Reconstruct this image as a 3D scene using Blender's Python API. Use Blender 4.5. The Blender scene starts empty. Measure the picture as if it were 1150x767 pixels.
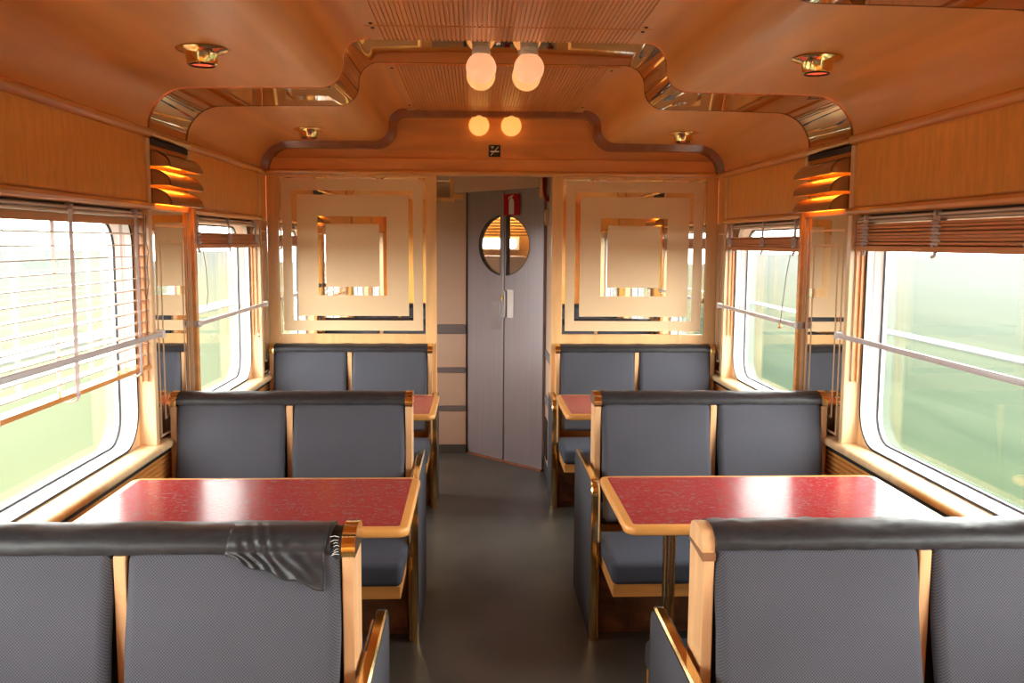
import bpy, bmesh, math, random
from mathutils import Vector, Matrix
random.seed(7)
S = bpy.context.scene
COL = S.collection

# ------------------------------------------------------------------ camera
cam_d = bpy.data.cameras.new('camera')
cam = bpy.data.objects.new('camera', cam_d); COL.objects.link(cam)
cam_d.sensor_width = 36.0
cam_d.lens = 1032.39 / 1150 * 36
cam_d.clip_start = 0.02; cam_d.clip_end = 800
PITCH, YAW, ROLL = 0.1074, 0.0412, 0.0063
cam.matrix_world = (Matrix.Translation((-0.1231, 0, 1.6051)) @ Matrix.Rotation(-YAW, 4, 'Z')
                    @ Matrix.Rotation(math.pi / 2 - PITCH, 4, 'X') @ Matrix.Rotation(ROLL, 4, 'Z'))
S.camera = cam
# ------------------------------------------------------------------ world, exposure
W = bpy.data.worlds.new('overcast_sky'); S.world = W; W.use_nodes = True
bg = W.node_tree.nodes['Background']
bg.inputs[0].default_value = (1.0, 0.985, 0.96, 1); bg.inputs[1].default_value = 8.0
S.view_settings.view_transform = 'Standard'; S.view_settings.look = 'None'
S.view_settings.gamma = 1; S.view_settings.use_curve_mapping = False
S.view_settings.exposure = 1.05
S.cycles.use_denoising = True
S.cycles.max_bounces = 10; S.cycles.diffuse_bounces = 6; S.cycles.glossy_bounces = 6
S.cycles.transparent_max_bounces = 12; S.cycles.sample_clamp_indirect = 8
S.cycles.caustics_reflective = False; S.cycles.caustics_refractive = False

XW = 1.395                                   # inner wall face
PITCH_Y = 1.85
OPEN = [(2.37 + PITCH_Y * k, 3.65 + PITCH_Y * k) for k in (1, 0, -1, -2)]   # window openings along the car
YB, YP = -1.6, 5.76                          # rear end, mirrored partition
def portal(x, y, sx, sy):
    l = bpy.data.lights.new('daylight_portal', 'AREA'); l.shape = 'RECTANGLE'; l.size = sx; l.size_y = sy
    l.cycles.is_portal = True
    o = bpy.data.objects.new('daylight_portal', l); COL.objects.link(o)
    o.location = (x, y, 1.25)
    o.rotation_euler = (0, math.pi / 2 if x > 0 else -math.pi / 2, 0)
for a, b in OPEN:
    for s in (-1, 1): portal(s * 1.5, (a + b) / 2, 0.95, b - a)
portal(-1.48, 6.10, 0.9, 0.5); portal(-1.48, 7.85, 1.0, 1.1)  # first one serves the side opening added to brighten the vestibule

# ------------------------------------------------------------------ materials
def rgb(c): return (c[0], c[1], c[2], 1)
def mat(name, color, rough=0.5, metal=0.0, coat=0.0, spec=0.5):
    m = bpy.data.materials.new(name); m.use_nodes = True
    b = m.node_tree.nodes['Principled BSDF']
    b.inputs['Base Color'].default_value = rgb(color); b.inputs['Roughness'].default_value = rough
    b.inputs['Metallic'].default_value = metal; b.inputs['Coat Weight'].default_value = coat
    b.inputs['Coat Roughness'].default_value = 0.12; b.inputs['Specular IOR Level'].default_value = spec
    return m
def grain(m, c0, c1, scale=(8, 8, 8), detail=5, lo=0.35, hi=0.65, distort=0.6, bump=0.0, noise=1.0):
    nt = m.node_tree; b = nt.nodes['Principled BSDF']
    tc = nt.nodes.new('ShaderNodeTexCoord'); mp = nt.nodes.new('ShaderNodeMapping')
    mp.inputs['Scale'].default_value = scale
    nz = nt.nodes.new('ShaderNodeTexNoise'); nz.inputs['Scale'].default_value = noise
    nz.inputs['Detail'].default_value = detail; nz.inputs['Distortion'].default_value = distort
    cr = nt.nodes.new('ShaderNodeValToRGB')
    cr.color_ramp.elements[0].position = lo; cr.color_ramp.elements[0].color = rgb(c0)
    cr.color_ramp.elements[1].position = hi; cr.color_ramp.elements[1].color = rgb(c1)
    nt.links.new(tc.outputs['Object'], mp.inputs[0]); nt.links.new(mp.outputs[0], nz.inputs[0])
    nt.links.new(nz.outputs[0], cr.inputs[0]); nt.links.new(cr.outputs[0], b.inputs['Base Color'])
    if bump:
        bp = nt.nodes.new('ShaderNodeBump'); bp.inputs['Strength'].default_value = bump
        bp.inputs['Distance'].default_value = 0.002
        nt.links.new(nz.outputs[0], bp.inputs['Height']); nt.links.new(bp.outputs[0], b.inputs['Normal'])
    return m
def wood(name, c, v=0.16, rough=0.35, coat=0.3, scale=(14, 1.2, 14)):
    m = mat(name, c, rough, 0, coat)
    return grain(m, [x * (1 - v) for x in c], [min(1, x * (1 + v)) for x in c], scale)
def emit(name, c, k):
    m = bpy.data.materials.new(name); m.use_nodes = True; nt = m.node_tree; nt.nodes.clear()
    e = nt.nodes.new('ShaderNodeEmission'); e.inputs[0].default_value = rgb(c); e.inputs[1].default_value = k
    o = nt.nodes.new('ShaderNodeOutputMaterial'); nt.links.new(e.outputs[0], o.inputs[0]); return m

M = {}
M['ceiling'] = wood('ceiling_veneer', (0.84, 0.37, 0.095), 0.13, 0.36, 0.12, (5, 0.7, 5))
M['grooved'] = wood('grooved_veneer', (0.78, 0.34, 0.10), 0.08, 0.33, 0.1)
M['panel'] = wood('wall_veneer', (0.90, 0.43, 0.105), 0.08, 0.30, 0.25, (45, 45, 9))
M['birch'] = wood('birch_trim', (0.80, 0.545, 0.30), 0.10, 0.32, 0.3, (16, 16, 2))
M['frame'] = wood('partition_timber', (0.82, 0.47, 0.20), 0.10, 0.35, 0.25, (14, 14, 2))
M['mould'] = wood('moulding_timber', (0.74, 0.33, 0.09), 0.12, 0.26, 0.4, (20, 1.5, 20))
M['mouldx'] = wood('crossways_moulding', (0.74, 0.36, 0.11), 0.08, 0.3, 0.3, (1.5, 20, 20))
M['darkmould'] = wood('dark_moulding', (0.30, 0.105, 0.040), 0.15, 0.25, 0.4)
M['upper'] = wood('upper_veneer', (0.76, 0.315, 0.10), 0.10, 0.28, 0.35, (2, 12, 14))
M['edge'] = wood('lipping_timber', (0.72, 0.33, 0.085), 0.10, 0.34, 0.05, (3, 3, 20))
M['post'] = wood('post_timber', (0.72, 0.40, 0.19), 0.12, 0.4, 0.15, (25, 25, 2))
M['kick'] = grain(mat('kick_timber', (0.13, 0.05, 0.022), 0.4, 0, 0.2), (0.10, 0.042, 0.019), (0.30, 0.13, 0.058), (7, 7, 9))
M['brass'] = mat('polished_brass', (0.93, 0.68, 0.30), 0.13, 1)
M['oldbrass'] = mat('brushed_brass', (0.62, 0.44, 0.22), 0.22, 1)
M['mirror'] = mat('mirror_glass', (0.86, 0.86, 0.84), 0.012, 1)
M['bandmirror'] = mat('bronze_mirror', (0.62, 0.53, 0.41), 0.03, 1)
M['etch'] = mat('etched_glass', (0.82, 0.585, 0.35), 0.5, 0, 0, 0.3)
M['gold'] = mat('gilt_line', (0.72, 0.50, 0.30), 0.4, 0.3)
M['vinyl'] = grain(mat('black_vinyl', (0.03, 0.03, 0.03), 0.40, 0, 0, 0.32), (0.018, 0.017, 0.019), (0.030, 0.028, 0.031), (30, 60, 60), bump=0.25)
M['foam'] = grain(mat('bare_backing', (0.012, 0.01, 0.01), 0.7), (0.006, 0.005, 0.006), (0.03, 0.024, 0.024), (60, 60, 60))
def fabric(name, c, d):
    m = mat(name, c, 0.85, 0, 0, 0.25); nt = m.node_tree; b = nt.nodes['Principled BSDF']
    tc = nt.nodes.new('ShaderNodeTexCoord'); mp = nt.nodes.new('ShaderNodeMapping'); mp.inputs['Scale'].default_value = (300, 0.0, 300)
    vo = nt.nodes.new('ShaderNodeTexChecker'); vo.inputs['Scale'].default_value = 1
    nz = nt.nodes.new('ShaderNodeTexNoise'); nz.inputs['Scale'].default_value = 3; nz.inputs['Detail'].default_value = 4
    nt.links.new(tc.outputs['Object'], mp.inputs[0]); nt.links.new(mp.outputs[0], vo.inputs[0]); nt.links.new(tc.outputs['Object'], nz.inputs[0])
    vo.inputs[1].default_value = rgb(c); vo.inputs[2].default_value = rgb(d)
    mx = nt.nodes.new('ShaderNodeMixRGB'); mx.blend_type = 'MULTIPLY'; mx.inputs[0].default_value = 0.35
    nt.links.new(vo.outputs[0], mx.inputs[1]); nt.links.new(nz.outputs[0], mx.inputs[2]); nt.links.new(mx.outputs[0], b.inputs['Base Color'])
    return m
M['fabric'] = fabric('grey_moquette', (0.102, 0.101, 0.121), (0.055, 0.055, 0.069))
M['seatfab'] = fabric('grey_seat_moquette', (0.088, 0.098, 0.132), (0.062, 0.070, 0.096))
M['laminate'] = grain(mat('red_laminate', (0.3, 0.03, 0.03), 0.20, 0, 0, 0.10), (0.31, 0.022, 0.027), (0.27, 0.15, 0.17), (38, 75, 20), 8, 0.54, 0.68, 2.0)
M['floor'] = grain(mat('speckled_vinyl_floor', (0.1, 0.1, 0.09), 0.42), (0.058, 0.055, 0.047), (0.108, 0.099, 0.085), (3, 2, 3), 12, 0.3, 0.7, 0.2)
M['alu'] = mat('pale_aluminium', (0.92, 0.91, 0.94), 0.3, 0.0)
M['gasket'] = mat('rubber_gasket', (0.012, 0.012, 0.018), 0.5)
M['slat'] = wood('slat_timber', (0.66, 0.29, 0.115), 0.12, 0.5, 0.0, (20, 1, 20))
M['slatpale'] = wood('pale_slat_timber', (0.62, 0.42, 0.30), 0.08, 0.3, 0.3, (20, 1, 20))
M['tape'] = mat('ladder_tape', (0.56, 0.48, 0.46), 0.8)
def translucent(m, k):
    nt = m.node_tree; b = nt.nodes['Principled BSDF']; o = nt.nodes['Material Output']
    t = nt.nodes.new('ShaderNodeBsdfTranslucent'); t.inputs[0].default_value = (0.9, 0.82, 0.8, 1)
    mx = nt.nodes.new('ShaderNodeMixShader'); mx.inputs[0].default_value = k
    nt.links.new(b.outputs[0], mx.inputs[1]); nt.links.new(t.outputs[0], mx.inputs[2]); nt.links.new(mx.outputs[0], o.inputs[0])
M['tapelit'] = mat('white_ladder_tape', (0.80, 0.74, 0.74), 0.8); translucent(M['tapelit'], 0.3)
M['cord'] = mat('blind_cord', (0.16, 0.12, 0.10), 0.8)
M['rod'] = mat('grey_rail_metal', (0.62, 0.60, 0.62), 0.35, 0.3)
M['clip'] = mat('clear_clip', (0.75, 0.75, 0.76), 0.3)
M['headrail'] = mat('headrail_metal', (0.75, 0.70, 0.64), 0.25, 0.5)
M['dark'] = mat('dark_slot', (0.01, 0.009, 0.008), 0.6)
M['doormetal'] = grain(mat('brushed_grey_door', (0.30, 0.27, 0.285), 0.36, 0.25), (0.33, 0.29, 0.30), (0.36, 0.315, 0.325), (60, 60, 1.2))
M['steel'] = grain(mat('scuffed_steel', (0.4, 0.38, 0.38), 0.3, 0.85), (0.40, 0.385, 0.39), (0.47, 0.45, 0.45), (40, 40, 140))
M['tanlam'] = grain(mat('beige_laminate', (0.60, 0.43, 0.31), 0.4), (0.58, 0.41, 0.29), (0.63, 0.45, 0.33), (2, 2, 2))
M['greystrip'] = mat('grey_rub_strip', (0.19, 0.17, 0.17), 0.4, 0.2)
M['black'] = mat('sign_black', (0.012, 0.011, 0.012), 0.4)
M['white'] = mat('sign_white', (0.85, 0.83, 0.80), 0.4)
M['red'] = mat('sign_red', (0.42, 0.006, 0.012), 0.6, 0, 0, 0.15)
M['signgrey'] = mat('sign_pale_grey', (0.62, 0.60, 0.60), 0.4)
M['porcelain'] = mat('lamp_socket', (0.92, 0.90, 0.88), 0.4)
def lit_glass(name, c, k):
    m = mat(name, (0.5, 0.4, 0.33), 0.12); b = m.node_tree.nodes['Principled BSDF']
    b.inputs['Emission Color'].default_value = rgb(c); b.inputs['Emission Strength'].default_value = k; return m
M['globe'] = lit_glass('lit_globe', (1.0, 0.40, 0.19), 0.48)
M['globerear'] = lit_glass('lit_globe_orange', (1.0, 0.40, 0.12), 0.50)
M['globefar'] = lit_glass('lit_globe_amber', (1.0, 0.42, 0.09), 0.55)
M['tube'] = emit('lit_amber_tube', (1.0, 0.31, 0.022), 11.0)
M['redlamp'] = emit('lit_red_spot', (1.0, 0.10, 0.04), 0.7)
M['backwood'] = wood('corridor_timber', (0.42, 0.22, 0.09), 0.15)
def glass():
    m = bpy.data.materials.new('window_glass'); m.use_nodes = True; nt = m.node_tree; nt.nodes.clear()
    t = nt.nodes.new('ShaderNodeBsdfTransparent'); t.inputs[0].default_value = (0.95, 0.975, 0.96, 1)
    g = nt.nodes.new('ShaderNodeBsdfGlossy'); g.inputs['Roughness'].default_value = 0.01
    f = nt.nodes.new('ShaderNodeFresnel'); ge = nt.nodes.new('ShaderNodeNewGeometry')
    io = nt.nodes.new('ShaderNodeMapRange'); io.inputs['To Min'].default_value = 1.45; io.inputs['To Max'].default_value = 1/1.45
    nt.links.new(ge.outputs['Backfacing'], io.inputs['Value']); nt.links.new(io.outputs['Result'], f.inputs[0])   # same pane from both sides
    mx = nt.nodes.new('ShaderNodeMixShader'); o = nt.nodes.new('ShaderNodeOutputMaterial')
    nt.links.new(f.outputs[0], mx.inputs[0]); nt.links.new(t.outputs[0], mx.inputs[1]); nt.links.new(g.outputs[0], mx.inputs[2])
    nt.links.new(mx.outputs[0], o.inputs[0]); return m
M['glass'] = glass()
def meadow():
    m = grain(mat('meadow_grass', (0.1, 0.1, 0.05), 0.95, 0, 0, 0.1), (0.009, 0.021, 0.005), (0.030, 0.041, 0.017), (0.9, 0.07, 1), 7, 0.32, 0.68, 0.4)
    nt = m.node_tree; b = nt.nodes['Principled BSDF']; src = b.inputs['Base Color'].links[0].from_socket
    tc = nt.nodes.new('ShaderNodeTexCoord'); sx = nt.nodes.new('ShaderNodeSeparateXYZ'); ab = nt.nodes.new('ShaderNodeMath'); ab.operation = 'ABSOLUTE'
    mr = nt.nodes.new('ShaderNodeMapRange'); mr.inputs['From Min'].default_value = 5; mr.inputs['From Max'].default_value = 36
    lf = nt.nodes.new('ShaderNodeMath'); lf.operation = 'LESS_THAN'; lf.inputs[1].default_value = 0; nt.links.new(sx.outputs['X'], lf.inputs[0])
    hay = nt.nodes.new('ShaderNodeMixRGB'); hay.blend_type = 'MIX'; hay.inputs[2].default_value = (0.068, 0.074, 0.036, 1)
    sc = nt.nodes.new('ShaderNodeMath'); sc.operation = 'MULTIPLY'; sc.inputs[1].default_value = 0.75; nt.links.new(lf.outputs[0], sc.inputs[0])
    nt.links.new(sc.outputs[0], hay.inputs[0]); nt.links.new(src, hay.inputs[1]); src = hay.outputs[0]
    mx = nt.nodes.new('ShaderNodeMixRGB'); mx.inputs[2].default_value = (0.037, 0.043, 0.036, 1)     # distant haze painted into the ground colour, paler away from the train
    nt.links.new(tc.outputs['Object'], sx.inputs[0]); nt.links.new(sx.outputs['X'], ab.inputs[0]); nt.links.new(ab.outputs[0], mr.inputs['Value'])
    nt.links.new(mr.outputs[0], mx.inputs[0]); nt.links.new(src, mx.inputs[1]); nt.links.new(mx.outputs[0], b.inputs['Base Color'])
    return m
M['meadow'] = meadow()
M['track'] = grain(mat('gravel_track', (0.4, 0.4, 0.38), 0.9), (0.066, 0.070, 0.065), (0.076, 0.079, 0.075), (2, 0.3, 2))

# ------------------------------------------------------------------ mesh helpers
def sharp(me, deg):
    try: me.set_sharp_from_angle(angle=math.radians(deg))
    except Exception: pass
class MB:
    def __init__(s): s.bm = bmesh.new()
    def face(s, pts):
        try: s.bm.faces.new([s.bm.verts.new(p) for p in pts])
        except ValueError: pass
    def box(s, x0, x1, y0, y1, z0, z1):
        x0, x1 = min(x0, x1), max(x0, x1)
        v = [s.bm.verts.new(p) for p in ((x0,y0,z0),(x1,y0,z0),(x1,y1,z0),(x0,y1,z0),(x0,y0,z1),(x1,y0,z1),(x1,y1,z1),(x0,y1,z1))]
        for f in ((0,3,2,1),(4,5,6,7),(0,1,5,4),(1,2,6,5),(2,3,7,6),(3,0,4,7)): s.bm.faces.new([v[i] for i in f])
        return s
    def rbox(s, x0, x1, y0, y1, z0, z1, r, seg=2, mid=(1, 1, 1), fn=None):
        """box with rounded edges, optionally deformed by fn(p, u, v, w)"""
        lo = (min(x0, x1), min(y0, y1), min(z0, z1)); hi = (max(x0, x1), max(y0, y1), max(z0, z1))
        ax = []
        for k in range(3):
            h = (hi[k] - lo[k]) / 2; rr = min(r, h * 0.98)
            t = [-h + rr - rr * math.tan(math.pi / 4 * (seg - i) / seg) for i in range(seg)]
            m = [(-h + rr) + (2 * h - 2 * rr) * i / mid[k] for i in range(mid[k] + 1)]
            ax.append((t + m + [-q for q in reversed(t)], h, rr))
        cen = [(lo[k] + hi[k]) / 2 for k in range(3)]
        cache = {}
        def vert(i, j, k):
            if (i, j, k) in cache: return cache[(i, j, k)]
            p = [ax[0][0][i], ax[1][0][j], ax[2][0][k]]
            q = [max(-ax[n][1] + ax[n][2], min(ax[n][1] - ax[n][2], p[n])) for n in range(3)]
            d = [(p[n] - q[n]) / ax[n][2] for n in range(3)]
            L = math.sqrt(sum(a * a for a in d))
            if L > 1e-9: p = [q[n] + d[n] / L * ax[n][2] for n in range(3)]
            w = [p[n] / ax[n][1] for n in range(3)]
            p = [p[n] + cen[n] for n in range(3)]
            if fn: p = fn(p, *w)
            cache[(i, j, k)] = s.bm.verts.new(p); return cache[(i, j, k)]
        n = [len(a[0]) - 1 for a in ax]
        for a in range(3):
            b, c = (a + 1) % 3, (a + 2) % 3
            for side in (0, n[a]):
                for i in range(n[b]):
                    for j in range(n[c]):
                        def vv(ii, jj):
                            idx = [0, 0, 0]; idx[a] = side; idx[b] = ii; idx[c] = jj; return vert(*idx)
                        q = [vv(i, j), vv(i+1, j), vv(i+1, j+1), vv(i, j+1)]
                        if side == 0: q.reverse()
                        s.bm.faces.new(q)
        return s
    def prism(s, poly, axis, a0, a1):
        """extrude a 2D polygon; axis 'x': poly is (y,z); 'y': (x,z); 'z': (x,y)"""
        def P(p, a): return {'x': (a, p[0], p[1]), 'y': (p[0], a, p[1]), 'z': (p[0], p[1], a)}[axis]
        A = [s.bm.verts.new(P(p, a0)) for p in poly]; B = [s.bm.verts.new(P(p, a1)) for p in poly]
        n = len(poly)
        s.bm.faces.new(A); s.bm.faces.new(list(reversed(B)))
        for i in range(n): s.bm.faces.new([A[i], B[i], B[(i+1) % n], A[(i+1) % n]])
        return s
    def sheet(s, poly, y0, y1, t, ny=1):
        """open profile (x,z) swept along y with thickness t outward (up/out)"""
        n = len(poly); nor = []
        for i in range(n):
            a, b = poly[max(0, i-1)], poly[min(n-1, i+1)]
            d = Vector((b[0]-a[0], b[1]-a[1])); d.normalize(); nor.append((-d.y, d.x))
        out = [(poly[i][0] + nor[i][0]*t, poly[i][1] + nor[i][1]*t) for i in range(n)]
        return s.prism(poly + list(reversed(out)), 'y', y0, y1)
    def ring(s, A, B, x0, x1):
        """closed ring between loops A (outer) and B (inner), each a list of (y,z), between x0 and x1"""
        n = len(A)
        L = [[s.bm.verts.new((x, p[0], p[1])) for p in loop] for loop in (A, B) for x in (x0, x1)]
        for i in range(n):
            j = (i+1) % n
            for a, b in ((0, 1), (3, 2), (2, 0), (1, 3)):
                s.bm.faces.new([L[a][i], L[a][j], L[b][j], L[b][i]])
        return s
    def tube(s, pts, r, n=8, closed=False):
        pts = [Vector(p) for p in pts]; rings = []
        up = None
        for i, p in enumerate(pts):
            d = (pts[min(i+1, len(pts)-1)] - pts[max(i-1, 0)]).normalized()
            if up is None: up = Vector((0, 0, 1)) if abs(d.z) < 0.9 else Vector((1, 0, 0))
            a = d.cross(up).normalized(); b = a.cross(d).normalized(); up = b
            rr = r[i] if isinstance(r, (list, tuple)) else r
            rings.append([s.bm.verts.new(p + (a*math.cos(2*math.pi*k/n) + b*math.sin(2*math.pi*k/n))*rr) for k in range(n)])
        for i in range(len(rings)-1):
            for k in range(n): s.bm.faces.new([rings[i][k], rings[i][(k+1)%n], rings[i+1][(k+1)%n], rings[i+1][k]])
        s.bm.faces.new(list(reversed(rings[0]))); s.bm.faces.new(rings[-1]); return s
    def lathe(s, prof, c=(0, 0, 0), n=20):
        """profile (r,z) about a vertical axis"""
        rings = []
        for r, z in prof:
            if r < 1e-6: rings.append([s.bm.verts.new((c[0], c[1], c[2]+z))])
            else: rings.append([s.bm.verts.new((c[0]+r*math.cos(2*math.pi*k/n), c[1]+r*math.sin(2*math.pi*k/n), c[2]+z)) for k in range(n)])
        for A, B in zip(rings, rings[1:]):
            for k in range(n):
                a0, a1 = A[k % len(A)], A[(k+1) % len(A)]; b0, b1 = B[k % len(B)], B[(k+1) % len(B)]
                q = [a0, a1, b1, b0]; q = [v for i, v in enumerate(q) if v not in q[:i]]
                if len(q) >= 3: s.bm.faces.new(q)
        return s
    def sweep(s, path, nor, section, x0):
        """section (dx, off) swept along a path of (y,z) with outward normals; x = x0 + dx"""
        rings = [[s.bm.verts.new((x0 + dx, p[0] + n[0]*o, p[1] + n[1]*o)) for dx, o in section] for p, n in zip(path, nor)]
        m = len(section)
        for a, b in zip(rings, rings[1:]):
            for k in range(m): s.bm.faces.new([a[k], a[(k+1) % m], b[(k+1) % m], b[k]])
        s.bm.faces.new(list(reversed(rings[0]))); s.bm.faces.new(rings[-1]); return s
    def mesh(s, name, m, smooth=0):
        bmesh.ops.recalc_face_normals(s.bm, faces=s.bm.faces)
        me = bpy.data.meshes.new(name); s.bm.to_mesh(me); s.bm.free(); me.materials.append(m)
        if smooth:
            for p in me.polygons: p.use_smooth = True
            sharp(me, smooth)
        return me
    def build(s, name, m, parent=None, smooth=0, label=None, origin=None):
        if origin: bmesh.ops.translate(s.bm, verts=s.bm.verts, vec=[-a for a in origin])
        o = bpy.data.objects.new(name, s.mesh(name, m, smooth)); COL.objects.link(o)
        if parent: o.parent = parent
        if origin: o.location = origin
        if label: o['label'] = label
        return o
def put(name, me, parent, loc=(0, 0, 0), label=None):
    o = bpy.data.objects.new(name, me); COL.objects.link(o); o.parent = parent; o.location = loc
    if label: o['label'] = label
    return o
def thing(name, label, cat, loc=(0, 0, 0), group=None):
    o = bpy.data.objects.new(name, None); COL.objects.link(o); o.location = loc; o.empty_display_size = 0.1
    o['label'] = label; o['category'] = cat
    if group: o['group'] = group
    return o
def tag(o, label, cat, group=None):
    o['label'] = label; o['category'] = cat
    if group: o['group'] = group
    return o
def struct(name, label=None, o=None):
    if o is None:
        o = bpy.data.objects.new(name, None); COL.objects.link(o)
    o['kind'] = 'structure'
    if label: o['label'] = label
    return o
def arc(cx, cz, r, a0, a1, n=8):
    return [(cx + r*math.cos(math.radians(a0+(a1-a0)*i/n)), cz + r*math.sin(math.radians(a0+(a1-a0)*i/n))) for i in range(n+1)]
def rrect(y0, y1, z0, z1, r, n=8):
    r = max(r, 0.0005)
    return (arc(y1-r, z1-r, r, 0, 90, n) + arc(y0+r, z1-r, r, 90, 180, n) + arc(y0+r, z0+r, r, 180, 270, n) + arc(y1-r, z0+r, r, 270, 360, n))

# ================================================================== STRUCTURE
# floor
fl = struct('floor', 'dark grey speckled vinyl floor of the aisle and under the tables')
MB().box(-1.5, 1.5, YB, 9.3, -0.06, 0).build('floor_covering', M['floor'], fl)
# ceiling profile, right half from wall to centre, then mirrored
HALF = arc(1.235, 2.035, 0.16, 0, 90, 9) + [(1.0, 2.199)] + arc(0.725, 2.292, 0.09, 270, 180, 8)[0:] + arc(0.545, 2.302, 0.09, 0, 90, 8)
PROF = HALF + [(-x, z) for x, z in reversed(HALF)]
ce = struct('ceiling', 'varnished wooden ceiling with curved coves and a raised centre')
def ceil_piece(y0, y1):
    MB().sheet(PROF, y0, y1, -0.02).build('ceiling_panel', M['ceiling'], ce, 40)
BANDS = [(1.86, 2.33), (3.70, 4.18)]
ceil_piece(YB, 1.855); ceil_piece(2.335, 3.695); ceil_piece(4.185, 5.62)
# grooved centre panels: narrow ribs, each panel one piece of many ribs
def grooved(y0, y1, name='grooved_panel', half=0.47, z=2.386):
    b = MB(); b.box(-half-0.055, half+0.055, y0, y1, z+0.0025, z+0.008)
    n = 58; w = 2*half/n
    for i in range(n):
        x = -half + w*i
        b.prism([(x+0.0022, z+0.003), (x+0.0032, z-0.0035), (x+w-0.0032, z-0.0035), (x+w-0.0022, z+0.003)], 'y', y0+0.003, y1-0.003)
    for s in (-1, 1): b.box(s*(half+0.003), s*(half+0.055), y0+0.001, y1-0.001, z-0.0035, z+0.003)
    o = b.build(name, M['grooved'], ce); o['kind'] = 'stuff'
scr = MB().lathe([(0, -0.004), (0.0065, -0.003), (0.007, 0)], n=10).mesh('screw', M['dark'])
for y0, y1 in ((0.2, 1.85), (2.34, 3.44), (3.45, 3.69), (4.19, 5.42), (5.43, 5.61)):
    grooved(y0, y1)
for s in (-1, 1):
    for y in (3.41, 3.48, 4.26, 5.39):
        put('screw', scr, ce, (s*0.497, y, 2.3825))
# walls
def build_wall(s):
    name = 'wall_left' if s < 0 else 'wall_right'
    w = struct(name, ('left' if s < 0 else 'right') + ' side wall of varnished wood with windows')
    X = lambda x: s*x
    MB().box(X(1.455), X(1.53), YB, 7.0, -0.05, 0.755).build('lower_wall', M['panel'], w)
    MB().box(X(1.40), X(1.53), YB, YP, 1.735, 2.16).build('upper_wall', M['panel'], w)
    # grooved heater casing below the sill
    b = MB(); b.box(X(1.405), X(1.455), YB, YP, 0.0, 0.752)
    for i in range(33):
        z = 0.06 + i*0.0205
        b.prism([(X(1.405), z), (X(1.396), z+0.003), (X(1.396), z+0.014), (X(1.405), z+0.017)], 'y', 0.6, YP)
    b.build('ribbed_casing', M['mould'], w)['kind'] = 'stuff'
    # sill with rounded nose
    MB().prism([(X(1.46), 0.755), (X(1.375), 0.755), (X(1.366), 0.760), (X(1.362), 0.770), (X(1.364), 0.781), (X(1.372), 0.788), (X(1.385), 0.791), (X(1.46), 0.793)], 'y', YB, YP).build('sill', M['birch'], w, 40)
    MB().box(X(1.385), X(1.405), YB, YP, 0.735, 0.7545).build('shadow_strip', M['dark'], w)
    # header moulding above the windows, picture-rail cornice
    for a, c in OPEN:
        MB().prism([(X(1.47), 1.722), (X(1.385), 1.722), (X(1.377), 1.727), (X(1.374), 1.737), (X(1.379), 1.748), (X(1.39), 1.753), (X(1.47), 1.753)], 'y', a-0.04, c+0.04).build('header_moulding', M['mould'], w, 40)
        for y0, y1 in ((a-0.005, a-0.045), (c+0.005, c+0.042)):
            MB().rbox(X(1.386), X(1.52), min(y0, y1), max(y0, y1), 0.79, 2.0, 0.004, 1).build('jamb_post', M['birch'], w)
        MB().box(X(1.392), X(1.399), a+0.0, c-0.0, 1.757, 1.995).build('upper_panel', M['panel'], w)
    gaps = [(YB, BANDS[0][0]), (BANDS[0][1], BANDS[1][0]), (BANDS[1][1], YP)]
    rail = [(X(1.396 - 0.021*math.sin(t)), 2.022 - 0.019*math.cos(t)) for t in [math.pi*i/8 for i in range(9)]] + [(X(1.41), 2.04), (X(1.41), 2.003)]
    for y0, y1 in gaps: MB().prism(rail, 'y', y0, y1).build('cornice_moulding', M['mould'], w, 50)
    for y0, y1 in BANDS:
        MB().prism(rail, 'y', y0, y1).build('brass_cornice', M['oldbrass'], w, 50, label='brass length of cornice below mirrored band')
        MB().box(X(1.388), X(1.40), y0, y1, 1.978, 2.001).build('dark_slot', M['dark'], w)
    # wall between windows behind the mirrors
    for y0, y1 in [(OPEN[i+1][1]+0.04, OPEN[i][0]-0.045) for i in range(3)] + [(OPEN[0][1]+0.04, YP), (YB, OPEN[3][0]-0.045)]:
        MB().box(X(1.405), X(1.53), y0, y1, 0.755, 1.735).build('pier', M['birch'], w)
    return w
wl, wr = build_wall(-1), build_wall(1)
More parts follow.
